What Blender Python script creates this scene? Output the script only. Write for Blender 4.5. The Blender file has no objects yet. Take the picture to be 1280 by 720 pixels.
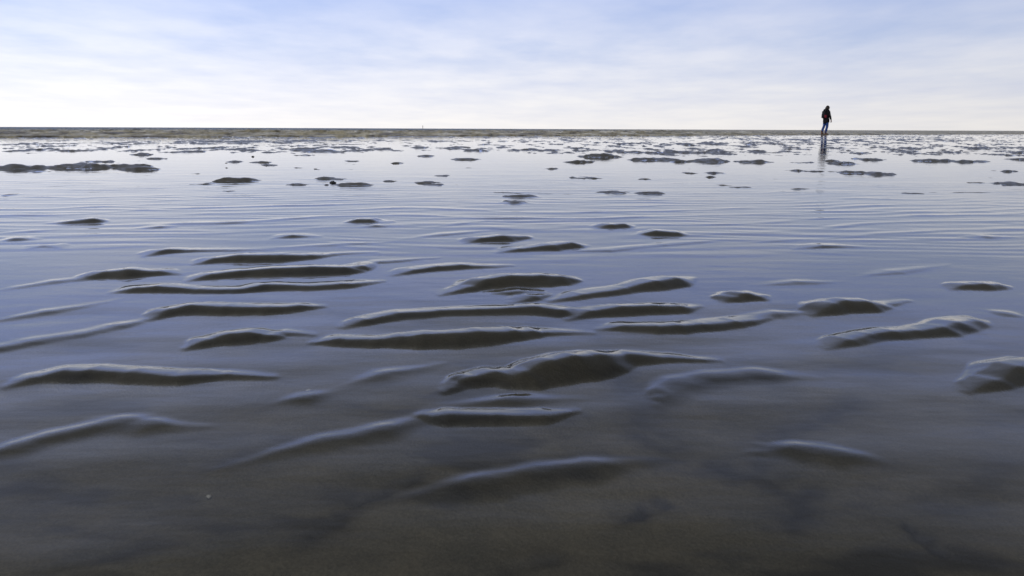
import bpy, bmesh, math
import numpy as np
from mathutils import Vector, Matrix

# ------------------------------------------------------------------ basics
scene = bpy.context.scene
C = scene.collection
R = math.radians
CAM_H = 0.28                      # camera height above the pool water, metres
LENS, SENSOR = 26.0, 36.0
FPX = LENS / SENSOR * 1280.0
PITCH = math.atan(199.0 / FPX)
ROLL = R(0.23)


def ray(px, py):
    """viewing ray of a photo pixel: (sideways, forward, down)"""
    u, v = px - 640.0, py - 360.0
    u, v = u * math.cos(ROLL) + v * math.sin(ROLL), -u * math.sin(ROLL) + v * math.cos(ROLL)
    u, v = u / FPX, v / FPX
    return u, math.cos(PITCH) - v * math.sin(PITCH), v * math.cos(PITCH) + math.sin(PITCH)


def ground(px, py, z=0.0):
    """where a photo pixel meets the level z"""
    s, f, d = ray(px, py)
    k = (CAM_H - z) / d
    return s * k, f * k


def tag(o, label=None, cat=None, group=None, kind=None):
    if label: o['label'] = label
    if cat: o['category'] = cat
    if group: o['group'] = group
    if kind: o['kind'] = kind
    return o


def empty(name, loc, rz=0.0):
    o = bpy.data.objects.new(name, None)
    o.empty_display_size = 0.1
    C.objects.link(o)
    o.location = loc
    o.rotation_euler = (0, 0, rz)
    return o


def link(name, me, mat, parent=None):
    o = bpy.data.objects.new(name, me)
    if mat: me.materials.append(mat)
    C.objects.link(o)
    if parent: o.parent = parent
    return o


# ------------------------------------------------------------------ noise
_rng = np.random.default_rng(11)
_PERM = np.concatenate([_rng.permutation(256)] * 3).astype(np.int32)
_GA = _rng.uniform(0, 2 * np.pi, 256)
_GX, _GY = np.cos(_GA).astype(np.float32), np.sin(_GA).astype(np.float32)


def perlin(x, y, seed=0):
    x = np.asarray(x, dtype=np.float32) + seed * 17.31
    y = np.asarray(y, dtype=np.float32) + seed * 9.77
    xi, yi = np.floor(x).astype(np.int32), np.floor(y).astype(np.int32)
    xf, yf = x - xi, y - yi
    xi, yi = xi & 255, yi & 255
    u = xf * xf * xf * (xf * (xf * 6 - 15) + 10)
    v = yf * yf * yf * (yf * (yf * 6 - 15) + 10)

    def g(ix, iy, dx, dy):
        h = _PERM[_PERM[ix] + iy]
        return _GX[h] * dx + _GY[h] * dy
    a = g(xi, yi, xf, yf)
    b = g(xi + 1, yi, xf - 1, yf)
    c = g(xi, yi + 1, xf, yf - 1)
    d = g(xi + 1, yi + 1, xf - 1, yf - 1)
    ab = a + u * (b - a)
    cd = c + u * (d - c)
    return (ab + v * (cd - ab)) * 1.5


def fbm(x, y, oct=3, seed=0, gain=0.5):
    s, a, t = 0.0, 1.0, 0.0
    for i in range(oct):
        s = s + a * perlin(x * 2 ** i, y * 2 ** i, seed + i)
        t += a
        a *= gain
    return s / t


def sstep(a, b, x):
    t = np.clip((x - a) / (b - a), 0, 1)
    return t * t * (3 - 2 * t)


def smax(a, b, k):
    h = np.clip(0.5 + 0.5 * (a - b) / k, 0, 1)
    return b + (a - b) * h + k * h * (1 - h)


# ------------------------------------------------------------------ the sand ridges nearest the camera
# crest points (photo x, crest y, foot y): the foot-to-crest gap gives each ridge its height
SAND_RIDGES = [
    [(8, 482, 483), (45, 471, 480), (80, 462, 481), (110, 461, 481), (160, 465, 480), (230, 469, 479), (280, 469, 471), (340, 469, 469)],
    [(190, 397, 397), (215, 386, 396), (240, 381, 396), (280, 382, 396), (330, 383, 394), (370, 382, 389), (403, 381, 382)],
    [(238, 433, 433), (262, 424, 433), (290, 416, 434), (310, 414, 433), (335, 418, 427), (350, 415, 416), (390, 417, 417)],
    [(140, 364, 367), (170, 359, 367), (195, 357, 368), (250, 361, 367), (300, 361, 366), (330, 355, 365), (380, 357, 363), (430, 354, 361), (480, 350, 351)],
    [(235, 350, 350), (270, 341, 350), (300, 338, 349), (340, 334, 349), (390, 332, 348), (430, 333, 346), (450, 331, 340), (470, 327, 328), (550, 321, 321)],
    [(243, 329, 329), (270, 322, 330), (300, 318, 331), (350, 318, 331), (390, 318, 325), (415, 317, 318), (470, 314, 314)],
    [(98, 349, 350), (130, 339, 351), (160, 336, 352), (195, 338, 345), (225, 341, 342)],
    [(180, 319, 320), (210, 311, 318), (240, 312, 315), (280, 312, 312.5), (340, 311, 311)],
    [(393, 427, 428), (420, 424, 432), (470, 424, 434), (500, 420, 437), (530, 416, 441), (570, 415, 441), (600, 413, 438), (640, 412, 430), (665, 413, 424), (682, 415, 419), (740, 415, 415)],
    [(432, 408, 408), (460, 399, 405), (500, 391, 399), (550, 388, 396), (600, 386, 395), (640, 384, 395), (670, 382, 396), (700, 386, 398), (715, 393, 397)],
    [(712, 398, 399), (740, 388, 397), (780, 383, 396), (820, 382, 394), (850, 382, 391), (875, 381, 382)],
    [(553, 367, 367), (590, 358, 365), (610, 348, 364), (640, 344, 364), (680, 343, 362), (700, 344, 359), (716, 346, 352)],
    [(620, 365, 367), (650, 363, 368), (680, 363, 367)],
    [(643, 377, 379), (668, 369, 374), (686, 366, 369)],
    [(690, 374, 378), (730, 367, 372), (780, 360, 367), (820, 350, 365), (845, 346, 361), (868, 345, 348)],
    [(748, 410, 412), (780, 407, 416), (820, 407, 418), (850, 406, 418), (880, 405, 414), (920, 401, 408), (962, 396, 397)],
    [(560, 487, 488), (590, 471, 484), (620, 464, 482), (645, 469, 485), (660, 464, 489), (690, 450, 490), (720, 443, 487), (750, 441, 478), (785, 442, 460), (840, 447, 450), (900, 449, 450)],
    [(528, 517, 519), (560, 518, 529), (620, 519, 529), (680, 519, 526), (720, 513, 515)],
    [(1035, 434, 435), (1065, 424, 432), (1090, 418, 427), (1120, 414, 425), (1150, 413, 423), (1180, 408, 421), (1195, 401, 417), (1220, 399, 409), (1234, 403, 405)],
    [(1215, 489, 490), (1245, 474, 488), (1275, 457, 486), (1310, 450, 476), (1345, 452, 462)],
    [(1018, 392, 393), (1045, 378, 394), (1060, 375, 395), (1085, 376, 394), (1100, 379, 384), (1108, 379.5, 380), (1140, 375, 375)],
    [(1190, 360, 361), (1215, 355, 363), (1230, 354, 364), (1250, 355, 362), (1262, 358, 359)],
    [(905, 376, 377), (920, 371, 378), (932, 366, 379), (945, 370, 377), (955, 374, 375)],
    [(583, 303, 303), (605, 296, 304), (630, 293, 305), (655, 294, 299), (662, 294, 294.5)],
    [(620, 315, 315), (650, 310, 315), (690, 305, 316), (715, 302, 313), (735, 304, 308)],
    [(490, 343, 343), (520, 336, 341), (550, 332, 339), (575, 330, 337), (600, 332, 335), (640, 331, 331.5)],
    [(742, 285, 286), (765, 280, 288), (780, 279, 287), (795, 281, 282)],
    [(798, 292, 293), (820, 287, 298), (845, 289, 297), (852, 290, 291)],
    [(432, 276, 277), (447, 273, 281), (460, 273, 281), (470, 276, 279), (480, 279, 280)],
    [(450, 282, 284), (470, 281, 284), (492, 281, 282.5)],
    [(55, 278, 279), (90, 275, 281), (115, 272, 281), (128, 274, 276)],
    [(340, 297, 297), (365, 293, 298), (400, 294, 296)],
    [(0, 300, 302), (20, 297, 302), (50, 297, 299)],
    [(35, 310, 311), (55, 306, 309), (75, 309, 309)],
    [(165, 285, 286), (200, 282, 285), (222, 282, 283)],
    [(995, 310, 310), (1030, 306, 310), (1080, 307, 308)],
    [(1200, 295, 296), (1235, 295, 298), (1270, 295, 296)],
]
# low crests the water still drapes over: (photo points), crest height in mm, width in m
FILM_RIDGES = [
    ([(-60, 446), (0, 434), (45, 426), (100, 418), (150, 407), (190, 397)], 2.6, 0.040),
    ([(812, 515), (822, 492), (850, 477), (890, 470), (950, 467), (1010, 471)], 3.4, 0.060),
    ([(955, 564), (1000, 561), (1050, 567), (1085, 574)], 2.2, 0.036),
    ([(530, 615), (600, 602), (670, 588), (730, 582), (800, 578)], 2.2, 0.050),
    ([(-20, 572), (20, 558), (60, 544), (110, 533), (150, 527), (190, 530), (245, 532)], 2.6, 0.034),
    ([(430, 482), (480, 468), (545, 455)], 1.6, 0.036),
    ([(340, 505), (380, 497), (430, 488)], 1.6, 0.028),
    ([(290, 582), (400, 552), (480, 536), (530, 520)], 1.6, 0.044),
    ([(-20, 366), (70, 352), (150, 342)], 1.5, 0.040),
    ([(-20, 402), (60, 390), (145, 375)], 1.4, 0.040),
    ([(700, 314), (760, 313), (830, 306), (940, 297)], 2.0, 0.05),
    ([(945, 356), (1000, 353), (1055, 352)], 2.0, 0.04),
    ([(1070, 346), (1120, 340), (1185, 331)], 1.5, 0.05),
    ([(320, 311), (420, 306), (515, 301)], 2.2, 0.045),
    ([(320, 287), (430, 284)], 2.2, 0.05),
    ([(505, 298), (555, 293), (640, 286)], 2.2, 0.05),
    ([(525, 286), (580, 279), (640, 274)], 2.2, 0.05),
    ([(720, 371), (760, 366), (790, 362)], 1.5, 0.03),
    ([(1230, 387), (1255, 392), (1290, 397)], 1.8, 0.03),
    ([(880, 404), (970, 392), (1015, 390)], 1.2, 0.04),
    ([(500, 300), (560, 293), (620, 287)], 1.5, 0.04),
    ([(560, 505), (640, 500), (720, 498)], 2.0, 0.05),
    ([(-20, 293), (40, 289), (90, 286)], 2.4, 0.05),
]
# emergent mud patches a few metres off: (left x, right x, crest y, foot y)
MUD_PATCHES = [
    (-60, 95, 204.5, 211), (75, 215, 204, 209.5), (-40, 55, 204, 212), (40, 152, 201.5, 211), (140, 206, 207.5, 213), (25, 62, 211, 215), (95, 150, 199.5, 203),
    (268, 320, 220.5, 228), (238, 268, 227, 231), (361, 385, 228, 231.5), (398, 413, 220.5, 225), (411, 435, 222, 225),
    (424, 456, 226.5, 233), (470, 500, 224, 227), (512, 551, 225, 229), (529, 549, 228.5, 232), (544, 568, 218, 221),
    (710, 756, 219, 223.5), (795, 812, 222, 224.5), (749, 784, 237, 242), (797, 827, 238.5, 243), (637, 667, 242, 247),
    (634, 653, 250, 255), (852, 876, 213.5, 217), (881, 901, 213.5, 217), (881, 896, 219, 222), (902, 919, 229, 232.5),
    (914, 938, 232, 235), (984, 1004, 233.5, 237), (972, 989, 238.5, 240.5), (986, 1006, 211, 214), (1010, 1023, 212, 215),
    (1054, 1073, 211.5, 217), (1083, 1113, 213, 219), (1199, 1233, 226, 229), (1233, 1310, 226, 232), (1127, 1159, 240.5, 242.5),
    (681, 696, 209, 211.5), (701, 746, 199, 203.5), (727, 771, 190, 197), (873, 906, 196, 203), (924, 961, 198, 203.5),
    (1047, 1065, 200.5, 205.5), (1033, 1046, 199, 202), (984, 1023, 201.5, 204), (799, 821, 195, 201), (825, 841, 195, 201),
    (837, 861, 198.5, 203), (182, 206, 196, 199), (167, 186, 190, 194), (327, 344, 203.5, 207), (371, 381, 208, 210),
    (388, 400, 210, 212), (427, 453, 199.5, 202), (364, 396, 192, 194.5), (559, 602, 196, 200), (519, 546, 193, 195.5),
    (492, 506, 202, 204.5), (229, 247, 215.5, 217.5), (1254, 1269, 212, 215), (1195, 1215, 198.5, 203), (1214, 1236, 199, 202.5),
    (1259, 1300, 196, 200), (1068, 1112, 197, 200.5), (280, 300, 200, 203), (300, 345, 201, 203.5), (618, 652, 240.5, 241.6),
    (0, 22, 242, 244.5), (270, 292, 238, 240), (1060, 1100, 196.5, 199), (1130, 1200, 197, 202),
]
# narrow creases with darker mud, in the submerged foreground: points, depth mm, width m, darkness
CREASES = [
    ([(268, 588), (300, 574), (345, 560), (405, 545)], 2.0, 0.012, 0.7),
    ([(392, 672), (420, 655), (445, 632), (520, 600)], 2.0, 0.012, 0.8),
    ([(430, 618), (445, 630)], 1.5, 0.014, 0.7),
    ([(955, 560), (985, 540), (1030, 522), (1072, 502)], 2.0, 0.016, 0.8),
    ([(905, 588), (945, 590), (975, 606), (1004, 616)], 3.0, 0.016, 0.9),
    ([(985, 655), (1000, 640), (1004, 618)], 2.0, 0.012, 0.8),
    ([(780, 480), (806, 505), (800, 540), (830, 556)], 3.0, 0.02, 0.7),
    ([(782, 652), (802, 643), (825, 632)], 3.0, 0.008, 1.0),
    ([(1138, 660), (1150, 672), (1185, 700)], 3.0, 0.007, 0.9),
    ([(60, 716), (110, 698), (200, 680)], 2.0, 0.010, 0.7),
    ([(640, 714), (690, 700)], 2.0, 0.010, 0.6),
    ([(850, 446), (900, 455), (945, 450)], 2.0, 0.02, 0.6),
    ([(570, 488), (600, 498), (640, 500)], 2.0, 0.014, 0.5),
    ([(1175, 635), (1210, 622), (1250, 575)], 1.5, 0.018, 0.5),
]
RIP_CREST, RIP_VAR, FAR_BASE = 0.0004, 0.0060, -0.0040
FLOOR = 0.009      # depth of the pool floor


def ridge_field(X, Y, h, pts, s, floor, back=0.11, round_=0.006, drop=0.30, k=0.003, warp=0.004, wfreq=14.0, shelf=0.5):
    """raise one sand ridge: pts = [(x, y, crest z)] left to right, steep (slope s) towards the camera, gentle behind"""
    P = np.array(pts, dtype=np.float64)
    zmax = max(P[:, 2].max(), 0.001) + floor
    reach = zmax / back + 0.06
    m = (X > P[:, 0].min() - zmax / drop - 0.1) & (X < P[:, 0].max() + zmax / drop + 0.1) & (Y > P[:, 1].min() - zmax / s - 0.1) & (Y < P[:, 1].max() + reach)
    idx = np.nonzero(m)[0]
    if len(idx) == 0: return
    x, y = X[idx], Y[idx]
    sd = int(abs(P[0, 0] * 91 + P[0, 1] * 57)) % 40
    wx = warp * (perlin(x * wfreq, y * wfreq, sd) + 0.5 * perlin(x * wfreq * 2.3, y * wfreq * 2.3, sd + 3))
    wy = warp * (perlin(x * wfreq, y * wfreq, sd + 5) + 0.5 * perlin(x * wfreq * 2.3, y * wfreq * 2.3, sd + 8))
    zn = 1 + 0.16 * perlin(x * 7, y * 9, sd + 9)
    x, y = x + wx, y + wy
    out = np.full(len(idx), -1.0)
    for i in range(len(P) - 1):
        ax, ay, az = P[i]; bx, by, bz = P[i + 1]
        L = math.hypot(bx - ax, by - ay) + 1e-9
        tx, ty = (bx - ax) / L, (by - ay) / L
        along = (x - ax) * tx + (y - ay) * ty
        perp = -(x - ax) * ty + (y - ay) * tx
        q = np.clip(along / L, 0, 1)
        over = np.abs(along - q * L)
        # inner joints: fall off along the neighbouring piece as ordinary distance; free ends: as a taper
        q = q * q * (3 - 2 * q) * 0.6 + q * 0.4
        z = (az + (bz - az) * q) * zn
        rr_ = np.where(perp < 0, round_, round_ * 1.9)
        pd = np.sqrt(perp ** 2 + rr_ ** 2) - rr_
        fr = np.where(perp < 0, s * pd, back * pd + 0.22 * np.maximum(0, pd - shelf))
        inner = ((along < 0) & (i > 0)) | ((along > L) & (i < len(P) - 2))
        val = z - fr - np.where(inner, s * 0.8, drop) * (np.sqrt(over ** 2 + 0.01 ** 2) - 0.01)
        val = np.where(val < 0, val * 2.2, val)          # steeper below the water line
        out = np.maximum(out, val) if i == 0 else smax(out, val, 0.0015)
    h[idx] = smax(h[idx], np.maximum(out, -floor - 0.004), k)


def crest_pts(pts, s):
    """crest (x, y, z) from photo crest and foot rows and a face slope s"""
    res = []
    for px, yc, yb in pts:
        su, f, d = ray(px, yc); tc = d / f
        su2, f2, d2 = ray(px, yb); tb = d2 / f2
        z = s * CAM_H * (1 / tc - 1 / tb) / (1 + s / tc)
        z = max(z, 0.0012)
        x, y = ground(px, yc, z)
        res.append((x, y, z))
    return res


# shore line between the flats and the choppy sea (runs away to the right)
SH_A = ground(0, 172.0)
SH_B = ground(1280, 167.8)


def sea_side(X, Y):
    """metres beyond the shore line (positive = sea)"""
    dx, dy = SH_B[0] - SH_A[0], SH_B[1] - SH_A[1]
    L = math.hypot(dx, dy)
    return (-(X - SH_A[0]) * dy + (Y - SH_A[1]) * dx) / L


def sand_height(X, Y):
    Rr = np.hypot(X, Y)
    # gently uneven pool floor
    h = -FLOOR + 0.0022 * fbm(X * 3.1, Y * 6.0, 3, 3) + 0.0009 * perlin(X * 9, Y * 26, 8)
    h = h.astype(np.float64)
    # ripple train further out: short fronts facing the camera, long gentle backs
    wx = X + 0.03 * perlin(X * 3, Y * 3, 21)
    ph = (Y - 0.14 * X + 0.30 * perlin(X * 0.7, Y * 0.55, 5) + 0.085 * perlin(wx * 1.9, Y * 2.0, 6) + 0.02 * perlin(wx * 6, Y * 5, 26)) / 0.19
    u = ph - np.floor(ph)
    p = np.where(u < 0.36, sstep(0, 0.36, u), 1 - sstep(0.36, 1.0, u))
    amp_n = fbm(X * 1.9 - 0.3 * Y, Y * 3.6, 3, 31, 0.7)             # which crests rise
    big = fbm(X * 0.22, Y * 0.30, 3, 41)                        # broad shoals
    zone_mid = sstep(1.45, 2.1, Y) * (1 - sstep(6.0, 9.0, Y))
    crest = RIP_CREST + RIP_VAR * amp_n - 0.0030 * sstep(2.6, 4.2, Y)
    rip_mid = -FLOOR + (FLOOR + crest) * p
    h = np.where(zone_mid > 0, np.maximum(h, -FLOOR + (rip_mid + FLOOR) * zone_mid), h)
    # shoals beyond about six metres: many small emergent patches
    zone_far = sstep(5.6, 9.5, Y + 1.2 * perlin(X * 0.4, Y * 0.3, 77))
    sx = 1.0
    wj = 0.10 * perlin(X * 4.0, Y * 3.0, 57)
    pat = fbm(X * 2.7 + wj, Y * 1.0 + wj, 4, 51, 0.62)
    far_crest = FAR_BASE + 0.044 * np.clip(pat + 0.40 * big, -0.3, 0.6)
    rip_far = far_crest - 0.009 * (1 - p) + 0.004 * perlin(X * 7, Y * 5, 58)
    h = np.where(zone_far > 0, smax(h, -0.02 + (rip_far + 0.02) * zone_far, 0.002), h)
    # the ridges in front
    for i, r in enumerate(SAND_RIDGES):
        r = [(px, yc + 0.04 * (yb - yc) + 1, yb - 0.30 * (yb - yc) + 1) for px, yc, yb in r]
        c = crest_pts(r, 0.36)
        c[0] = (c[0][0], c[0][1], -0.0003); c[-1] = (c[-1][0], c[-1][1], -0.0003)      # tails sink under the water
        yc_ = sum(q[1] for q in c) / len(c)
        ridge_field(X, Y, h, c, 0.36, FLOOR, 0.110 / yc_, 0.006, 0.30, shelf=0.022 * yc_)
    for r, mm, w in FILM_RIDGES:
        near_ = sum(ground(*q)[1] for q in r) / len(r) < 0.95
        z = mm / 1000 * (0.17 if near_ else 0.42)
        pts = [(*ground(px, py, z), z) for px, py in r]
        pts[0] = (pts[0][0], pts[0][1], -0.001); pts[-1] = (pts[-1][0], pts[-1][1], -0.001)
        ridge_field(X, Y, h, pts, 0.075 if near_ else 0.13, FLOOR, 0.115 / pts[len(pts) // 2][1], w * 0.16, 0.04, 0.003, shelf=0.03)
    for x0, x1, yc, yb in MUD_PATCHES:
        x0, x1, yc = x0 + 0.10 * (x1 - x0), x1 - 0.10 * (x1 - x0), yc + 0.18 * (yb - yc)
        mid = (x0 + x1) / 2
        pts = crest_pts([(x0, yb - 0.35 * (yb - yc), yb - 0.3 * (yb - yc)), (x0 + 0.3 * (x1 - x0), yc + 0.1 * (yb - yc), yb),
                         (mid, yc, yb), (x0 + 0.72 * (x1 - x0), yc + 0.05 * (yb - yc), yb), (x1, yb - 0.5 * (yb - yc), yb - 0.45 * (yb - yc))], 0.24)
        ridge_field(X, Y, h, pts, 0.28, 0.006, 0.14, 0.02, 0.30, 0.002, 0.034, 13.0)
    # the farther patches are cut up by the same small ripples
    em = np.clip((h + 0.004) / 0.010, 0, 1) * sstep(2.8, 4.2, Y)
    h -= em * (0.0075 * (1 - p) + 0.010 * np.abs(perlin(X * 8, Y * 3.5, 121)) - 0.002)
    for r, mm, w, dk in CREASES:
        d = poly_dist(X, Y, [ground(px, py, -FLOOR) for px, py in r], w * 3)
        h -= mm / 1000 * np.exp(-(d / (w * 0.6)) ** 2)
    base = h.copy()
    # fine irregularity of the sand itself, only where it is close enough to be resolved
    near = 1 - sstep(2.0, 6.0, Rr)
    h += near * (0.00022 * perlin(X * 40, Y * 48, 61) + 0.00018 * perlin(X * 95, Y * 110, 62))
    h += (1 - near) * (0.0030 * perlin(X * 12, Y * 7, 63) + 0.0016 * perlin(X * 30, Y * 14, 64)) * sstep(2.0, 6.0, Rr) * np.clip((h + 0.006) / 0.010, 0, 1)
    # sea bed beyond the shore
    drop = 0.35 * sstep(0.0, 6.0, sea_side(X, Y))
    return h - drop, base - drop


def poly_dist(X, Y, pts, reach):
    P = np.array(pts)
    d = np.full(X.shape, 1e3)
    m = (X > P[:, 0].min() - reach) & (X < P[:, 0].max() + reach) & (Y > P[:, 1].min() - reach) & (Y < P[:, 1].max() + reach)
    idx = np.nonzero(m)[0]
    if len(idx) == 0: return d
    x, y = X[idx], Y[idx]
    b = np.full(len(idx), 1e3)
    wob = 0.006 * perlin(x * 60, y * 60, 91)
    for i in range(len(P) - 1):
        ax, ay = P[i]; bx, by = P[i + 1]
        L2 = (bx - ax) ** 2 + (by - ay) ** 2 + 1e-12
        q = np.clip(((x - ax) * (bx - ax) + (y - ay) * (by - ay)) / L2, 0, 1)
        b = np.minimum(b, np.hypot(x - ax - q * (bx - ax), y - ay - q * (by - ay)))
    d[idx] = np.abs(b + wob)
    return d


# ------------------------------------------------------------------ fan shaped sheets, finer near the camera
def azimuths(step, half, outer_n, limit=math.pi):
    a = np.arange(-half, half + step * 0.5, step)
    if outer_n:
        o = np.linspace(half, limit, outer_n + 1)[1:]
        a = np.concatenate([-o[::-1], a, o])
    return a


def grid_mesh(name, V, nr, nc, closed=False):
    me = bpy.data.meshes.new(name)
    i = np.arange(nr - 1)[:, None] * nc
    j = np.arange(nc - 1)[None, :]
    a = (i + j).ravel()
    F = np.stack([a, a + nc, a + nc + 1, a + 1], 1)[:, ::-1]
    me.vertices.add(len(V)); me.vertices.foreach_set('co', V.astype(np.float32).ravel())
    me.loops.add(F.size); me.loops.foreach_set('vertex_index', F.astype(np.int32).ravel())
    me.polygons.add(len(F))
    me.polygons.foreach_set('loop_start', np.arange(0, F.size, 4, dtype=np.int32))
    me.polygons.foreach_set('loop_total', np.full(len(F), 4, dtype=np.int32))
    me.polygons.foreach_set('use_smooth', np.ones(len(F), dtype=bool))
    me.update(calc_edges=True)
    return me


AZ = azimuths(0.0017, R(41), 60)
nrow = 930
r_near = 0.30 * (75.0 / 0.30) ** (np.linspace(0, 1, nrow))
r_in = np.array([0.001, 0.06, 0.14, 0.22])
r_out = np.array([85, 110, 160, 260, 500, 1200, 3000, 7000.0])

rs = np.concatenate([r_in, r_near, r_out])
RR, AA = np.meshgrid(rs, AZ, indexing='ij')
X, Y = (RR * np.sin(AA)).ravel(), (RR * np.cos(AA)).ravel()
H, HB = sand_height(X, Y)
far = RR.ravel() > 80
H[far & (sea_side(X, Y) < 0)] = -0.03
sand_me = grid_mesh('sand', np.stack([X, Y, H], 1), len(rs), len(AZ))

# darker mud stains in the creases and a few blotches
blot = fbm(X * 5 + 2.0 * Y, Y * 11, 4, 101, 0.6)
stain = 0.8 * sstep(0.05, 0.42, blot) * (1 - sstep(1.2, 2.0, Y))
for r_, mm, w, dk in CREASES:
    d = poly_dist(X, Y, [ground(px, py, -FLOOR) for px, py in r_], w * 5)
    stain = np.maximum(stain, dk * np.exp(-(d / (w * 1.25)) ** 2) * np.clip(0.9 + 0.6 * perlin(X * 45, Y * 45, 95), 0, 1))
at = sand_me.attributes.new('stain', 'FLOAT', 'POINT')
at.data.foreach_set('value', stain.astype(np.float32))

# sand tone by height: paler in the troughs, darker on the ridge tops
trough_tone = (1 - sstep(-0.005, 0.0015, HB + 0.0030 * fbm(X * 14, Y * 22, 3, 131))) * (0.72 + 0.5 * fbm(X * 4, Y * 9, 3, 133))
at = sand_me.attributes.new('trough_tone', 'FLOAT', 'POINT')
at.data.foreach_set('value', np.clip(trough_tone, 0, 1).astype(np.float32))

# pool water: level, draping softly over the sand that nearly reaches it
rs_w = np.concatenate([r_in, r_near])
n_w = len(rs_w) * len(AZ)
Xw, Yw, Hw = X[:n_w], Y[:n_w], H[:n_w]
lev = (0.00016 * perlin(Xw * 5 - Yw * 1.0, Yw * 16, 71) + 0.00010 * perlin(Xw * 9, Yw * 30, 72)) * sstep(0.5, 1.4, Yw)
lev = lev + (0.0015 * perlin(Xw * 4.0 - Yw * 2.0, Yw * 8.0, 74) + 0.00030 * perlin(Xw * 11, Yw * 20, 75)) * (1 - sstep(0.9, 1.5, Yw))
lev = lev + 0.0005 * perlin(Xw * 2.0, Yw * 5.0, 73) * sstep(1.2, 3.0, Yw)
film = 0.0010 + (-0.0036 + 0.0034 * fbm(Xw * 3.2, Yw * 2.0, 3, 111)) * sstep(2.2, 4.2, Yw)          # a wet film still covers the near ridges
for lam_, a_, tl, sd in ((0.105, 0.0021, -0.10, 141), (0.067, 0.0012, 0.06, 151)):
    q_ = (Yw + tl * Xw + 0.12 * perlin(Xw * 0.9, Yw * 0.8, sd) + 0.035 * perlin(Xw * 3.2, Yw * 2.6, sd + 1)) / lam_
    q_ = q_ - np.floor(q_)
    pr_ = np.where(q_ < 0.4, sstep(0, 0.4, q_), 1 - sstep(0.4, 1.0, q_))
    gate = np.clip(0.35 + 1.3 * fbm(Xw * 1.7, Yw * 3.2, 3, sd + 2, 0.65), 0, 1.2)
    lev = lev + a_ * pr_ * gate * sstep(1.3, 2.1, Yw) * (1 - 0.8 * sstep(3.2, 5.5, Yw))
W = smax(lev, HB[:n_w] + film, 0.0030)
W -= 0.30 * sstep(0.2, 2.5, sea_side(Xw, Yw))
water_me = grid_mesh('water', np.stack([Xw, Yw, W], 1), len(rs_w), len(AZ))

# choppy sea beyond the shore line
AZs = azimuths(0.0022, R(41), 0)
AZs = np.concatenate([np.linspace(R(-80), R(-41), 60)[:-1], AZs, np.linspace(R(41), R(54), 40)[1:]])
dxs, dys = SH_B[0] - SH_A[0], SH_B[1] - SH_A[1]
rb = (SH_A[1] * dxs - SH_A[0] * dys) / (np.cos(AZs) * dxs - np.sin(AZs) * dys)
rb = rb - 0.25 + 0.35 * perlin(AZs * 60, AZs * 0, 12) + 0.2 * perlin(AZs * 160, AZs * 0, 13)
t_rows = np.concatenate([np.linspace(0, 0.02, 10), 0.02 + (np.exp(np.linspace(0, math.log(12), 330))[1:] - 1) * 0.9, [14, 20, 35, 80, 160]])
RR, AA = np.meshgrid(1 + t_rows, AZs, indexing='ij')
RS = RR * rb[None, :]
Xs, Ys = (RS * np.sin(AA)).ravel(), (RS * np.cos(AA)).ravel()
dsea = (RS - rb[None, :]).ravel()
calm = 1 - 0.72 * sstep(0.0, 22.0, Xs - 0.15 * Ys)             # calmer over the bar to the right
wv = 0.0
for (ang, lam, a, sd) in ((8, 2.6, 0.5, 1), (-14, 1.5, 0.40, 2), (22, 0.9, 0.30, 3), (2, 4.5, 0.5, 4)):
    ca, sa = math.cos(R(ang)), math.sin(R(ang))
    u, v = Xs * ca + Ys * sa, -Xs * sa + Ys * ca
    f = np.cos(2 * np.pi * (v / lam + 0.9 * perlin(u / (lam * 3), v / (lam * 2.2), sd)))
    wv = wv + a * (1 - np.abs(f)) * np.clip(0.6 + 0.9 * perlin(u / (lam * 2.2), v / (lam * 1.6), sd + 7), 0, 1.4)
Zs = 0.012 + 0.17 * calm * wv * sstep(0.1, 3.0, dsea) * (1 - sstep(120, 400, dsea)) + 0.006 * perlin(Xs * 2, Ys * 2, 5) * sstep(0.1, 1, dsea)
Zs = Zs + 0.055 * np.exp(-((dsea - 0.40) / 0.22) ** 2) * (0.7 + 0.5 * perlin(Xs * 0.6, Ys * 0.6, 15)) * calm
Zs = Zs - 0.05 * (1 - sstep(0.0, 0.3, dsea))
sea_me = grid_mesh('sea', np.stack([Xs, Ys, Zs], 1), len(t_rows), len(AZs))
# sea colour mask: bluer away from the churned-up edge, staying brown to the right
depth = np.clip(sstep(6.0, 70.0, dsea) * (1 - 1.0 * sstep(-0.2, 0.35, np.arctan2(Xs, Ys))), 0, 1)
at = sea_me.attributes.new('depth', 'FLOAT', 'POINT')
at.data.foreach_set('value', depth.astype(np.float32))


# ------------------------------------------------------------------ materials
def new_mat(name):
    m = bpy.data.materials.new(name)
    m.use_nodes = True
    nt = m.node_tree
    return m, nt, nt.nodes['Principled BSDF'], nt.nodes['Material Output']


def N(nt, kind, **kw):
    n = nt.nodes.new(kind)
    for k, v in kw.items(): setattr(n, k, v)
    return n


def noise(nt, co, scale, detail=3.0, rough=0.55, mapping=(1, 1, 1), rot=(0, 0, 0)):
    mp = N(nt, 'ShaderNodeMapping'); mp.inputs['Scale'].default_value = mapping; mp.inputs['Rotation'].default_value = rot
    nt.links.new(co, mp.inputs['Vector'])
    n = N(nt, 'ShaderNodeTexNoise')
    n.inputs['Scale'].default_value = scale; n.inputs['Detail'].default_value = detail; n.inputs['Roughness'].default_value = rough
    nt.links.new(mp.outputs['Vector'], n.inputs['Vector'])
    return n.outputs['Fac']


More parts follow.
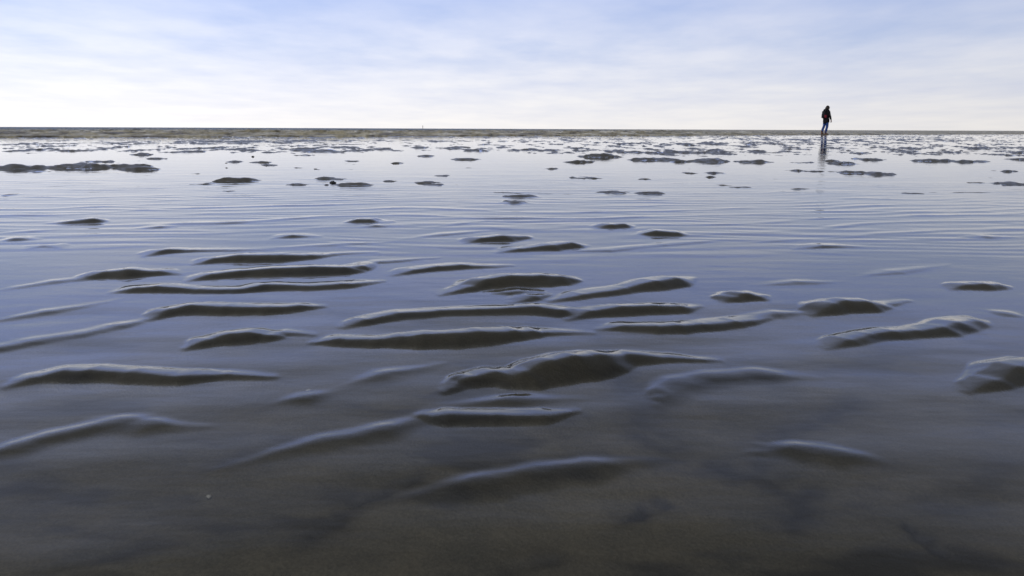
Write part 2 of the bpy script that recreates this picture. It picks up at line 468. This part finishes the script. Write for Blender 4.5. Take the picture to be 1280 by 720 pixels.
def ramp(nt, fac, stops):
    r = N(nt, 'ShaderNodeValToRGB')
    el = r.color_ramp.elements
    while len(el) < len(stops): el.new(0.5)
    for e, (p, c) in zip(el, stops):
        e.position = p; e.color = (*c, 1) if len(c) == 3 else c
    nt.links.new(fac, r.inputs['Fac'])
    return r.outputs['Color']


def mixc(nt, fac, a, b, mode='MIX'):
    m = N(nt, 'ShaderNodeMix', data_type='RGBA', blend_type=mode)
    for s, v in ((m.inputs['Factor'], fac), (m.inputs['A'], a), (m.inputs['B'], b)):
        if hasattr(v, 'links'): nt.links.new(v, s)
        elif isinstance(v, (int, float)): s.default_value = v
        else: s.default_value = (*v, 1)
    for i in m.inputs:
        pass
    return m.outputs['Result']


def mixcol(nt, fac, a, b, mode='MIX'):
    m = N(nt, 'ShaderNodeMixRGB', blend_type=mode)
    for s, v in ((m.inputs[0], fac), (m.inputs[1], a), (m.inputs[2], b)):
        if isinstance(v, bpy.types.NodeSocket): nt.links.new(v, s)
        elif isinstance(v, (int, float)): s.default_value = v
        else: s.default_value = (*v, 1)
    return m.outputs[0]


def math_(nt, op, a, b=None):
    m = N(nt, 'ShaderNodeMath', operation=op)
    for s, v in zip(m.inputs, (a, b)):
        if v is None: continue
        if isinstance(v, bpy.types.NodeSocket): nt.links.new(v, s)
        else: s.default_value = v
    return m.outputs[0]


# wet sand / mud
m_sand, nt, bs, out = new_mat('wet_sand')
co = N(nt, 'ShaderNodeTexCoord').outputs['Object']
n1 = noise(nt, co, 3.0, 5, 0.6, (1, 1.6, 1))
n2 = noise(nt, co, 22.0, 4, 0.6)
n3 = noise(nt, co, 420.0, 2, 0.5)
col = ramp(nt, n1, [(0.34, (0.050, 0.047, 0.038)), (0.50, (0.082, 0.073, 0.052)), (0.66, (0.110, 0.095, 0.064))])
col = mixcol(nt, 0.35, col, ramp(nt, n2, [(0.35, (0.048, 0.046, 0.040)), (0.65, (0.115, 0.100, 0.072))]))
col = mixcol(nt, 0.32, col, ramp(nt, n3, [(0.35, (0.02, 0.02, 0.02)), (0.7, (0.11, 0.10, 0.085))]))
tro = N(nt, 'ShaderNodeAttribute'); tro.attribute_name = 'trough_tone'
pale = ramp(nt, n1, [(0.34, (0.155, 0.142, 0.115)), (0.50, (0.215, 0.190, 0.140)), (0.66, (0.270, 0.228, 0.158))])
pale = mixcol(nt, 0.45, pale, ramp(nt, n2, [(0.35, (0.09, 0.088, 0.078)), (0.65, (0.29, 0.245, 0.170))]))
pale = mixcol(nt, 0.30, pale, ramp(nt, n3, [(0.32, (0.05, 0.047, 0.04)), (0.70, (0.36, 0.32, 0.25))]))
col = mixcol(nt, tro.outputs['Fac'], col, pale)
att = N(nt, 'ShaderNodeAttribute'); att.attribute_name = 'stain'
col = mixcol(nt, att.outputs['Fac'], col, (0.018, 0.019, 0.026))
nt.links.new(col, bs.inputs['Base Color'])
bs.inputs['Roughness'].default_value = 0.36
bs.inputs['Specular IOR Level'].default_value = 0.5
b1 = N(nt, 'ShaderNodeBump'); b1.inputs['Strength'].default_value = 0.5; b1.inputs['Distance'].default_value = 0.0010
nt.links.new(n3, b1.inputs['Height'])
b2 = N(nt, 'ShaderNodeBump'); b2.inputs['Strength'].default_value = 0.5; b2.inputs['Distance'].default_value = 0.004
nt.links.new(noise(nt, co, 70.0, 4, 0.6), b2.inputs['Height'])
nt.links.new(b1.outputs['Normal'], b2.inputs['Normal'])
nt.links.new(b2.outputs['Normal'], bs.inputs['Normal'])

# thin clear pool water: Fresnel reflection over a see-through body
m_water, nt, bs, out = new_mat('pool_water')
nt.nodes.remove(bs)
co = N(nt, 'ShaderNodeTexCoord').outputs['Object']
bw = N(nt, 'ShaderNodeBump'); bw.inputs['Strength'].default_value = 0.35; bw.inputs['Distance'].default_value = 0.0016
nt.links.new(noise(nt, co, 9.0, 3, 0.5, (1, 2.6, 1)), bw.inputs['Height'])
gl = N(nt, 'ShaderNodeBsdfGlossy'); gl.inputs['Roughness'].default_value = 0.022; gl.inputs['Color'].default_value = (1, 1, 1, 1)
tr = N(nt, 'ShaderNodeBsdfTransparent'); tr.inputs['Color'].default_value = (0.90, 0.92, 0.93, 1)
fr = N(nt, 'ShaderNodeFresnel'); fr.inputs['IOR'].default_value = 1.333
mx = N(nt, 'ShaderNodeMixShader')
nt.links.new(bw.outputs['Normal'], gl.inputs['Normal']); nt.links.new(bw.outputs['Normal'], fr.inputs['Normal'])
nt.links.new(fr.outputs['Fac'], mx.inputs[0]); nt.links.new(tr.outputs[0], mx.inputs[1]); nt.links.new(gl.outputs[0], mx.inputs[2])
nt.links.new(mx.outputs[0], out.inputs['Surface'])

# turbid choppy sea
m_sea, nt, bs, out = new_mat('turbid_sea')
co = N(nt, 'ShaderNodeTexCoord').outputs['Object']
n1 = noise(nt, co, 0.9, 5, 0.7, (1.1, 0.42, 1))
n2 = noise(nt, co, 0.10, 3, 0.5, (0.6, 1, 1))
brown = ramp(nt, n1, [(0.38, (0.11, 0.092, 0.052)), (0.47, (0.36, 0.315, 0.20)), (0.56, (0.56, 0.50, 0.34)), (0.64, (0.85, 0.81, 0.68))])
blue = ramp(nt, n1, [(0.34, (0.08, 0.12, 0.17)), (0.52, (0.15, 0.20, 0.26)), (0.68, (0.30, 0.33, 0.36))])
dp = N(nt, 'ShaderNodeAttribute'); dp.attribute_name = 'depth'
f = math_(nt, 'MULTIPLY', dp.outputs['Fac'], ramp(nt, n2, [(0.35, (0.7, 0.7, 0.7)), (0.65, (1.3, 1.3, 1.3))]))
f = math_(nt, 'MINIMUM', f, 1.0)
nt.links.new(mixcol(nt, math_(nt, 'MAXIMUM', f, 0.0), brown, blue), bs.inputs['Base Color'])
bs.inputs['Roughness'].default_value = 0.40
bs.inputs['IOR'].default_value = 1.333; bs.inputs['Specular IOR Level'].default_value = 0.12
bw = N(nt, 'ShaderNodeBump'); bw.inputs['Strength'].default_value = 1.0; bw.inputs['Distance'].default_value = 0.10
nt.links.new(noise(nt, co, 2.4, 4, 0.6, (0.6, 1, 1)), bw.inputs['Height'])
nt.links.new(bw.outputs['Normal'], bs.inputs['Normal'])

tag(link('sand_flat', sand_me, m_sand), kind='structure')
tag(link('water', water_me, m_water), kind='structure')
tag(link('sea', sea_me, m_sea), kind='structure')


def plain(name, base, rough=0.7, var=0.3, scale=30.0, bump=0.3, dist=0.003, spec=0.4):
    m, nt, bs, out = new_mat(name)
    co = N(nt, 'ShaderNodeTexCoord').outputs['Object']
    n = noise(nt, co, scale, 4, 0.6)
    lo = tuple(c * (1 - var) for c in base); hi = tuple(min(1, c * (1 + var)) for c in base)
    nt.links.new(ramp(nt, n, [(0.3, lo), (0.7, hi)]), bs.inputs['Base Color'])
    bs.inputs['Roughness'].default_value = rough
    bs.inputs['Specular IOR Level'].default_value = spec
    b = N(nt, 'ShaderNodeBump'); b.inputs['Strength'].default_value = bump; b.inputs['Distance'].default_value = dist
    nt.links.new(n, b.inputs['Height']); nt.links.new(b.outputs['Normal'], bs.inputs['Normal'])
    return m


M_SKIN = plain('skin', (0.48, 0.30, 0.23), 0.5, 0.08, 60, 0.1, 0.001)
M_EYE = plain('eye', (0.03, 0.02, 0.015), 0.2, 0.1)
M_HAIR = plain('brown_hair', (0.040, 0.026, 0.016), 0.5, 0.5, 60, 0.6, 0.006)
M_JACKET = plain('black_jacket', (0.012, 0.012, 0.014), 0.8, 0.3, 14, 0.6, 0.02, 0.2)
M_JEANS = plain('blue_denim', (0.035, 0.085, 0.27), 0.85, 0.35, 18, 0.5, 0.012, 0.2)
M_BOOT = plain('brown_leather', (0.15, 0.06, 0.025), 0.5, 0.3, 40, 0.3, 0.003)
M_PACK = plain('black_nylon', (0.011, 0.011, 0.013), 0.6, 0.3, 30, 0.4, 0.006, 0.3)
M_RED = plain('dark_red_nylon', (0.32, 0.02, 0.035), 0.6, 0.2, 30, 0.3, 0.004)
M_STONE = plain('dark_stone', (0.03, 0.029, 0.027), 0.5, 0.5, 60, 0.8, 0.004)
M_SHELL = plain('white_shell', (0.72, 0.69, 0.62), 0.4, 0.12, 200, 0.3, 0.0006)
M_POST = plain('weathered_post', (0.05, 0.045, 0.04), 0.8, 0.3, 6, 0.4, 0.01)


# ------------------------------------------------------------------ the walker
def skin_part(name, chains, mat, parent, voxel=0.008, extra=None, sub=2, smooth=4):
    """grow tapered chains [(x, y, z, radius)...] and fuse them into ONE continuous mesh"""
    src = bmesh.new()
    for ch in chains:
        # resample every chain with a Catmull-Rom spline, then loft overlapping rings
        P = [Vector(p[:3]) for p in ch]; rad = [p[3] for p in ch]
        flat = [(p[4] if len(p) > 4 else 1.0) for p in ch]
        pts, rr, fl = [], [], []
        n = len(P)
        for i in range(n - 1):
            p0, p1, p2, p3 = P[max(i - 1, 0)], P[i], P[i + 1], P[min(i + 2, n - 1)]
            for k in range(6):
                t = k / 6
                pts.append(0.5 * ((2 * p1) + (p2 - p0) * t + (2 * p0 - 5 * p1 + 4 * p2 - p3) * t * t + (-p0 + 3 * p1 - 3 * p2 + p3) * t ** 3))
                rr.append(rad[i] + (rad[i + 1] - rad[i]) * (t * t * (3 - 2 * t)))
                fl.append(flat[i] + (flat[i + 1] - flat[i]) * t)
        pts.append(P[-1]); rr.append(rad[-1]); fl.append(flat[-1])
        # round the ends
        d0 = (pts[0] - pts[1]).normalized(); d1 = (pts[-1] - pts[-2]).normalized()
        head = [(pts[0] + d0 * rr[0] * a, rr[0] * b, fl[0]) for a, b in ((0.95, 0.3), (0.7, 0.7), (0.35, 0.93))]
        tail = [(pts[-1] + d1 * rr[-1] * a, rr[-1] * b, fl[-1]) for a, b in ((0.35, 0.93), (0.7, 0.7), (0.95, 0.3))]
        full = head + list(zip(pts, rr, fl)) + tail
        rings = []
        ns = 16
        for i, (p, r, q) in enumerate(full):
            a = full[max(i - 1, 0)][0]; b = full[min(i + 1, len(full) - 1)][0]
            d = (b - a).normalized()
            side = Vector((0, 1, 0))
            side = (side - d * side.dot(d))
            side = side.normalized() if side.length > 1e-4 else Vector((1, 0, 0))
            fw = side.cross(d).normalized()
            rings.append([src.verts.new(p + side * (r * q * math.cos(2 * math.pi * k / ns)) + fw * (r * math.sin(2 * math.pi * k / ns))) for k in range(ns)])
        for A, B in zip(rings[:-1], rings[1:]):
            for k in range(ns):
                src.faces.new((A[k], A[(k + 1) % ns], B[(k + 1) % ns], B[k]))
        src.faces.new(rings[0][::-1]); src.faces.new(rings[-1])
    if extra: extra(src)
    bmesh.ops.recalc_face_normals(src, faces=src.faces[:])
    me = bpy.data.meshes.new(name); src.to_mesh(me); src.free()
    o = bpy.data.objects.new(name, me); C.objects.link(o)
    md = o.modifiers.new('fuse', 'REMESH'); md.mode = 'VOXEL'; md.voxel_size = voxel
    ms = o.modifiers.new('soft', 'SMOOTH'); ms.factor = 0.5; ms.iterations = smooth
    dg = bpy.context.evaluated_depsgraph_get(); dg.update()
    fin = bpy.data.meshes.new_from_object(o.evaluated_get(dg))
    bpy.data.objects.remove(o); bpy.data.meshes.remove(me)
    fin.name = name
    fin.polygons.foreach_set('use_smooth', np.ones(len(fin.polygons), dtype=bool))
    fin.materials.clear()
    return link(name, fin, mat, parent)


def ball(c, r, sc=(1, 1, 1), rot=None, seg=16):
    def f(bm):
        M = Matrix.Translation(c) @ (rot or Matrix.Identity(4)) @ Matrix.Diagonal((r * sc[0], r * sc[1], r * sc[2], 1))
        bmesh.ops.create_uvsphere(bm, u_segments=seg, v_segments=seg // 2 + 2, radius=1, matrix=M)
    return f


wx, wy = ground(1030.5, 168.6)
walker = empty('person', (wx, wy, 0.0), R(14))
tag(walker, 'walker with bowed head in black jacket, blue jeans and brown boots', 'person')
# figure faces local +x; leaning forward, head bowed
HIP, CHEST, NECK, HEAD = (0.03, 0, 0.90), (0.07, 0, 1.24), (0.13, 0, 1.44), (0.20, 0, 1.555)
tilt = Matrix.Rotation(R(28), 4, 'Y')


def hp(x, y, z):
    return tuple(Vector(HEAD) + (tilt @ Vector((x, y, z))))


def leg(sy, knee, ankle, toe):
    return [(0.02, 0.085 * sy, 0.90, 0.085), (0.025, 0.09 * sy, 0.75, 0.080), (*knee, 0.056), (knee[0] * 0.5 + ankle[0] * 0.5 - 0.02, knee[1], knee[2] * 0.55 + ankle[2] * 0.45, 0.055), (*ankle, 0.037), (*toe, 0.036)]


kneeR, ankR, toeR = (0.065, -0.09, 0.49), (0.00, -0.09, 0.085), (0.13, -0.10, 0.035)      # near leg, forward
kneeL, ankL, toeL = (-0.02, 0.09, 0.49), (-0.11, 0.09, 0.095), (0.02, 0.10, 0.035)      # far leg, behind
shR, elR, wrR = (0.11, -0.185, 1.385), (0.13, -0.235, 1.10), (0.190, -0.225, 0.86)
shL, elL, wrL = (0.11, 0.185, 1.385), (0.06, 0.245, 1.10), (0.10, 0.235, 0.86)


def hand(wr, el, sy):
    w = Vector(wr); d = (w - Vector(el)).normalized()
    f = Vector((0, sy, 0)); f = (f - d * f.dot(d)).normalized()      # back of the hand looks outwards
    t = f.cross(d); t = t if t.x > 0 else -t                           # thumb side looks forward
    ch = [[(*(w), 0.026, 1), (*(w + d * 0.05), 0.034, 0.55), (*(w + d * 0.085), 0.036, 0.5)]]
    for k, (off, ln) in enumerate(((0.030, 0.072), (0.010, 0.082), (-0.010, 0.076), (-0.029, 0.060))):
        b = w + d * 0.080 + t * off
        m1 = b + d * ln * 0.5 - f * 0.006
        tip = m1 + d * ln * 0.42 - f * 0.030
        ch.append([(*b, 0.0095), (*m1, 0.009), (*tip, 0.0075)])
    b = w + d * 0.025 + t * 0.024
    ch.append([(*b, 0.012), (*(b + d * 0.035 + t * 0.022 - f * 0.008), 0.0105), (*(b + d * 0.062 + t * 0.026 - f * 0.018), 0.008)])
    return ch


def face(bm):
    ball(hp(0.012, 0, 0.0), 0.1, (0.93, 0.74, 1.12), tilt)(bm)          # skull
    ball(hp(0.030, 0, -0.065), 0.06, (1.0, 0.86, 0.75), tilt)(bm)       # jaw
    ball(hp(0.098, 0, -0.018), 0.02, (0.95, 0.55, 1.3), tilt)(bm)       # nose
    ball(hp(0.105, 0, -0.032), 0.0135, (1, 1, 0.8), tilt)(bm)
    ball(hp(0.086, 0, -0.062), 0.021, (0.5, 1.15, 0.30), tilt)(bm)      # lips
    ball(hp(0.086, 0, -0.074), 0.019, (0.5, 1.0, 0.32), tilt)(bm)
    ball(hp(0.076, 0, -0.102), 0.018, (0.8, 1.1, 0.8), tilt)(bm)        # chin
    ball(hp(0.093, 0, 0.022), 0.03, (0.4, 1.7, 0.35), tilt)(bm)         # brow
    for s in (-1, 1):
        ball(hp(0.0, 0.076 * s, -0.012), 0.03, (0.62, 0.3, 1.05), tilt)(bm)   # ears
        ball(hp(0.078, 0.042 * s, -0.028), 0.022, (0.7, 0.9, 0.9), tilt)(bm)  # cheeks


body_chains = [
    [(*HIP, 0.115, 1.35), (0.035, 0, 1.05, 0.105, 1.35), (*CHEST, 0.118, 1.42), (0.10, 0, 1.37, 0.085, 1.7), (*NECK, 0.056, 1.0), (0.165, 0, 1.51, 0.052, 1.0)],
    leg(-1, kneeR, ankR, toeR), leg(1, kneeL, ankL, toeL),
    [(*shR, 0.056), (*elR, 0.042), (*wrR, 0.028)], [(*shL, 0.056), (*elL, 0.042), (*wrL, 0.028)],
    [(0.10, -0.16, 1.39, 0.055), (0.10, 0.16, 1.39, 0.055)],
] + hand(wrR, elR, -1) + hand(wrL, elL, 1)
body = skin_part('body', body_chains, M_SKIN, walker, 0.0055, face, smooth=2)
for s in (-1, 1):
    bm = bmesh.new(); ball(hp(0.086, 0.031 * s, 0.002), 0.0115)(bm)
    me = bpy.data.meshes.new('eye'); bm.to_mesh(me); bm.free()
    link('eye', me, M_EYE, walker)


def hair_extra(bm):
    ball(hp(-0.014, 0, 0.030), 0.108, (1.0, 0.86, 1.02), tilt)(bm)
    ball(hp(-0.055, 0, -0.035), 0.085, (0.8, 0.98, 1.15), tilt)(bm)
    ball(hp(0.050, 0, 0.085), 0.05, (0.9, 1.35, 0.5), tilt)(bm)
    for s in (-1, 1):
        ball(hp(0.000, 0.070 * s, -0.03), 0.045, (0.85, 0.4, 1.6), tilt)(bm)


skin_part('hair', [[(*hp(-0.06, 0, -0.03), 0.075, 1.1), (*hp(-0.085, 0, -0.10), 0.060, 1.25)]], M_HAIR, walker, 0.009, hair_extra, smooth=3)


def jacket_extra(bm):
    ball((0.165, 0, 1.455), 0.06, (1.1, 1.25, 0.5))(bm)      # raised collar


skin_part('jacket', [
    [(0.035, 0, 0.775, 0.172, 1.18), (0.035, 0, 0.90, 0.166, 1.2), (0.045, 0, 1.06, 0.152, 1.22), (0.075, 0, 1.24, 0.155, 1.32), (0.10, 0, 1.38, 0.105, 1.55), (0.13, 0, 1.44, 0.072, 1.1)],
    [(shR[0] - 0.01, -0.165, 1.385, 0.080), (*elR, 0.066), (elR[0] * 0.15 + wrR[0] * 0.85, -0.227, 0.905, 0.050)],
    [(shL[0] - 0.01, 0.165, 1.385, 0.080), (*elL, 0.066), (elL[0] * 0.15 + wrL[0] * 0.85, 0.237, 0.905, 0.050)],
    [(0.10, -0.15, 1.385, 0.078), (0.10, 0.15, 1.385, 0.078)],
], M_JACKET, walker, 0.010, jacket_extra, smooth=4)
skin_part('jeans', [
    [(0.025, 0, 0.96, 0.125, 1.3), (0.02, 0, 0.86, 0.125, 1.32)],
    [(0.02, -0.085, 0.87, 0.105), (0.035, -0.09, 0.72, 0.096), (*kneeR, 0.073), (0.025, -0.09, 0.30, 0.070), (ankR[0], ankR[1], 0.16, 0.060)],
    [(0.02, 0.085, 0.87, 0.105), (0.01, 0.09, 0.72, 0.096), (*kneeL, 0.073), (-0.090, 0.09, 0.30, 0.070), (ankL[0] + 0.01, ankL[1], 0.17, 0.060)],
], M_JEANS, walker, 0.010, None, smooth=4)
for ank, toe in ((ankR, toeR), (ankL, toeL)):
    bt = skin_part('boot', [
        [(ank[0], ank[1], 0.225, 0.060), (ank[0], ank[1], 0.12, 0.052), (ank[0] - 0.015, ank[1], 0.055, 0.050)],
        [(ank[0] - 0.025, ank[1], 0.045, 0.045), (ank[0] + 0.06, ank[1], 0.055, 0.050), (toe[0] + 0.025, toe[1], 0.040, 0.040, 1.1)],
    ], M_BOOT, walker, 0.008, None, smooth=3)
    bm = bmesh.new()
    pts = [(-0.075, 0.030), (-0.085, 0), (-0.075, -0.030), (0.02, -0.036), (0.10, -0.050), (0.165, -0.040), (0.185, 0), (0.165, 0.040), (0.10, 0.048), (0.02, 0.036)]
    top = [bm.verts.new((ank[0] + x, ank[1] + y, 0.012)) for x, y in pts]
    bot = [bm.verts.new((ank[0] + x, ank[1] + y, -0.010)) for x, y in pts]
    bm.faces.new(top); bm.faces.new(bot[::-1])
    for k in range(len(pts)):
        bm.faces.new((top[k], bot[k], bot[(k + 1) % len(pts)], top[(k + 1) % len(pts)]))
    bmesh.ops.recalc_face_normals(bm, faces=bm.faces[:])
    me = bpy.data.meshes.new('sole'); bm.to_mesh(me); bm.free()
    link('sole', me, M_PACK, bt)

# backpack on the walker's back
pack = empty('backpack', (wx, wy, 0.0), R(14))
tag(pack, 'black backpack with a dark red pocket worn on the back of the walker', 'backpack')


def rbox(name, c, size, mat, parent, tilt_y=0.0, bev=0.04, seg=4):
    bm = bmesh.new()
    bmesh.ops.create_cube(bm, size=1, matrix=Matrix.Translation(c) @ Matrix.Rotation(tilt_y, 4, 'Y') @ Matrix.Diagonal((*size, 1)))
    bmesh.ops.bevel(bm, geom=bm.edges[:], offset=bev, segments=seg, profile=0.5, affect='EDGES')
    me = bpy.data.meshes.new(name); bm.to_mesh(me); bm.free()
    me.polygons.foreach_set('use_smooth', np.ones(len(me.polygons), dtype=bool))
    return link(name, me, mat, parent)


rbox('main_compartment', (-0.090, 0, 1.150), (0.17, 0.29, 0.41), M_PACK, pack, R(9), 0.082, 6)
rbox('front_pocket', (-0.172, 0, 1.08), (0.07, 0.22, 0.23), M_PACK, pack, R(9), 0.034)
rbox('top_flap', (-0.060, 0, 1.335), (0.14, 0.25, 0.06), M_PACK, pack, R(9), 0.03)
rbox('side_pocket', (-0.098, -0.150, 1.065), (0.13, 0.06, 0.17), M_RED, pack, R(9), 0.025)
for s in (-1, 1):
    skin_part('shoulder_strap', [[(-0.05, 0.10 * s, 1.36, 0.017, 1.8), (0.04, 0.115 * s, 1.475, 0.016, 1.8), (0.14, 0.12 * s, 1.46, 0.016, 1.8), (0.235, 0.125 * s, 1.33, 0.016, 1.8), (0.20, 0.15 * s, 1.15, 0.014, 1.8), (-0.05, 0.165 * s, 1.02, 0.014, 1.8)]], M_PACK, pack, 0.007, None, smooth=2)


# straighten the back: the whole upper body, its clothes and the pack lean a little less
for root in (walker, pack):
    for ob in root.children_recursive:
        n_ = len(ob.data.vertices)
        cc = np.empty(n_ * 3, dtype=np.float32); ob.data.vertices.foreach_get('co', cc); cc = cc.reshape(-1, 3)
        cc[:, 0] -= 0.19 * np.maximum(0, cc[:, 2] - 0.85)
        ob.data.vertices.foreach_set('co', cc.ravel()); ob.data.update()


# ------------------------------------------------------------------ small things lying about
def sand_at(x, y):
    return float(sand_height(np.array([x]), np.array([y]))[0][0])


def stone(px, py, r, label, seed, flat=0.65):
    x, y = ground(px, py)
    z = max(sand_at(x, y), -0.004)
    bm = bmesh.new()
    bmesh.ops.create_icosphere(bm, subdivisions=4, radius=1.0)
    for v in bm.verts:
        c = v.co.normalized()
        k = 1 + 0.38 * float(perlin(np.array([c.x * 1.4 + c.z]), np.array([c.y * 1.4 - 0.6 * c.z]), seed)[0]) + 0.14 * float(perlin(np.array([c.x * 4 + c.z * 2]), np.array([c.y * 4 + c.z]), seed + 3)[0])
        v.co = Vector((c.x * r * 1.25 * k, c.y * r * k, c.z * r * flat * k))
    me = bpy.data.meshes.new('stone'); bm.to_mesh(me); bm.free()
    me.polygons.foreach_set('use_smooth', np.ones(len(me.polygons), dtype=bool))
    o = link('stone', me, M_STONE)
    o.location = (x, y, z + r * flat * 0.25); o.rotation_euler = (0, 0, seed * 1.3)
    return tag(o, label, 'stone', 'dark stones on the mud patches')


stone(416, 229, 0.014, 'largest black lumpy stone on the cluster of mud patches left of centre', 3, 0.8)
stone(408, 231.5, 0.008, 'small black stone just in front of the largest stone in the mud patch cluster', 5)
stone(283, 210, 0.009, 'lone black stone in open shallow water right of the long mud bar', 7)
stone(394.5, 211.5, 0.010, 'flat black stone in open water behind the mud patch cluster', 9)
stone(316, 196, 0.014, 'dark stone among the small mud patches beyond the lone black stone', 11)
stone(283, 204, 0.012, 'low dark stone on a thin mud streak behind the lone black stone', 13, 0.45)


def shell(px, py, r, label, rz):
    x, y = ground(px, py, -0.006)
    z = sand_at(x, y)
    bm = bmesh.new()
    nr, na = 9, 28
    rows = []
    for i in range(nr + 1):
        t = i / nr
        row = []
        for k in range(na + 1):
            a = (k / na - 0.5) * R(150)
            rib = 1 + 0.035 * math.cos(k * math.pi) * t
            q = t * (0.85 + 0.15 * math.cos(a * 1.2)) * rib
            row.append(bm.verts.new((r * 2 * q * math.cos(a) - r, r * 2 * q * math.sin(a) * 0.95, r * 0.75 * math.sin(math.pi * min(1, 0.12 + 0.85 * t)) * math.cos(a * 0.9))))
        rows.append(row)
    for A, B in zip(rows[:-1], rows[1:]):
        for k in range(na):
            try: bm.faces.new((A[k], A[k + 1], B[k + 1], B[k]))
            except ValueError: pass
    bmesh.ops.remove_doubles(bm, verts=bm.verts[:], dist=r * 0.004)
    bmesh.ops.solidify(bm, geom=bm.faces[:], thickness=r * 0.08)
    me = bpy.data.meshes.new('shell'); bm.to_mesh(me); bm.free()
    me.polygons.foreach_set('use_smooth', np.ones(len(me.polygons), dtype=bool))
    o = link('shell', me, M_SHELL)
    o.location = (x, y, z + 0.0005); o.rotation_euler = (0, 0, rz)
    return tag(o, label, 'shell', 'tiny white shells on the submerged sand')


shell(261, 620, 0.0019, 'tiny white shell on the submerged sand nearest the camera at lower left', 0.6)
shell(386, 486, 0.0022, 'tiny pale shell on the submerged sand in front of the long sand ridge', -0.9)


# ------------------------------------------------------------------ far marks on the horizon
def far_point(px, dist):
    s, f, d = ray(px, 160)
    return s / f * dist, dist


def frustum(name, z0, z1, r0, r1, mat, parent, n=16):
    bm = bmesh.new()
    bmesh.ops.create_cone(bm, cap_ends=True, segments=n, radius1=r0, radius2=r1, depth=z1 - z0, matrix=Matrix.Translation((0, 0, (z0 + z1) / 2)))
    me = bpy.data.meshes.new(name); bm.to_mesh(me); bm.free()
    return link(name, me, mat, parent)


x, y = far_point(528.5, 320)
post = empty('beacon_post', (x, y, 0)); tag(post, 'thin dark beacon post standing in the sea on the far horizon', 'beacon')
frustum('post', -0.6, 1.2, 0.10, 0.08, M_POST, post)
frustum('topmark', 1.2, 1.5, 0.18, 0.05, M_POST, post)

# ------------------------------------------------------------------ sky, sun
SUN_EL, SUN_AZ = R(46), R(-112)         # to the left, behind cloud
world = bpy.data.worlds.new('World'); scene.world = world
world.use_nodes = True
nt = world.node_tree
bg = nt.nodes['Background']; bg.inputs['Strength'].default_value = 0.1
sky = N(nt, 'ShaderNodeTexSky', sky_type='NISHITA', sun_disc=False)
sky.sun_elevation = SUN_EL; sky.sun_rotation = SUN_AZ
tc = N(nt, 'ShaderNodeTexCoord').outputs['Generated']
sep = N(nt, 'ShaderNodeSeparateXYZ'); nt.links.new(tc, sep.inputs[0])
zc = math_(nt, 'MAXIMUM', sep.outputs['Z'], 0.0)
# flat cloud deck seen in perspective
den = math_(nt, 'ADD', zc, 0.075)
cx = math_(nt, 'DIVIDE', sep.outputs['X'], den); cy = math_(nt, 'DIVIDE', sep.outputs['Y'], den)
cmb = N(nt, 'ShaderNodeCombineXYZ'); nt.links.new(cx, cmb.inputs[0]); nt.links.new(cy, cmb.inputs[1])
na = noise(nt, cmb.outputs[0], 0.62, 6, 0.52, (1.25, 1.0, 1), (0, 0, R(6)))
nb = noise(nt, cmb.outputs[0], 1.5, 5, 0.55, (1.5, 1.0, 1), (0, 0, R(-5)))
base = ramp(nt, zc, [(0.0, (10.5, 10.15, 9.95)), (0.045, (9.6, 9.55, 10.0)), (0.10, (8.4, 8.7, 10.1)), (0.155, (6.8, 7.5, 9.9)), (0.21, (5.9, 7.0, 11.8)), (0.32, (5.4, 6.1, 8.6)), (0.50, (2.7, 2.8, 3.0)), (0.8, (2.4, 2.35, 2.2))])
dark = ramp(nt, zc, [(0.0, (9.7, 9.5, 9.6)), (0.045, (7.9, 8.2, 9.6)), (0.10, (5.9, 6.8, 9.3)), (0.155, (4.9, 6.0, 9.3)), (0.21, (4.4, 5.8, 11.2)), (0.32, (4.3, 5.0, 7.6)), (0.50, (2.2, 2.3, 2.5)), (0.8, (2.1, 2.05, 1.9))])
fac = ramp(nt, na, [(0.37, (0, 0, 0)), (0.62, (1, 1, 1))])
fac = mixcol(nt, 0.35, fac, ramp(nt, nb, [(0.38, (0, 0, 0)), (0.66, (1, 1, 1))]))
cloud = mixcol(nt, fac, base, dark)
# brighter towards the veiled sun at left
lx = math_(nt, 'MULTIPLY_ADD', sep.outputs['X'], -0.26); nt.nodes[-1].inputs[2].default_value = 0.91
vm = N(nt, 'ShaderNodeVectorMath', operation='SCALE'); nt.links.new(cloud, vm.inputs[0]); nt.links.new(lx, vm.inputs['Scale'])
full = mixcol(nt, 0.93, sky.outputs['Color'], vm.outputs[0])
nt.links.new(full, bg.inputs['Color'])

sl = bpy.data.lights.new('sun', 'SUN'); sl.energy = 0.5; sl.angle = R(30); sl.color = (1.0, 0.96, 0.90)
so = bpy.data.objects.new('sun', sl); C.objects.link(so)
dvec = Vector((math.sin(SUN_AZ) * math.cos(SUN_EL), math.cos(SUN_AZ) * math.cos(SUN_EL), math.sin(SUN_EL)))
so.rotation_euler = dvec.to_track_quat('Z', 'Y').to_euler()
so.location = (0, 0, 30)

# ------------------------------------------------------------------ camera
cam = bpy.data.cameras.new('camera'); cam.lens = LENS; cam.sensor_width = SENSOR
cam.clip_start = 0.02; cam.clip_end = 20000
cam.dof.use_dof = True; cam.dof.focus_distance = 2.6; cam.dof.aperture_fstop = 20.0
co_ = bpy.data.objects.new('camera', cam); C.objects.link(co_)
co_.matrix_world = Matrix.Translation((0, 0, CAM_H)) @ Matrix.Rotation(math.pi / 2 - PITCH, 4, 'X') @ Matrix.Rotation(ROLL, 4, 'Z')
scene.camera = co_
vs = scene.view_settings
vs.view_transform = 'Standard'; vs.look = 'None'; vs.gamma = 1.0; vs.exposure = 0.10; vs.use_curve_mapping = False
scene.render.engine = 'CYCLES'
scene.cycles.max_bounces = 8; scene.cycles.transparent_max_bounces = 12; scene.cycles.glossy_bounces = 4
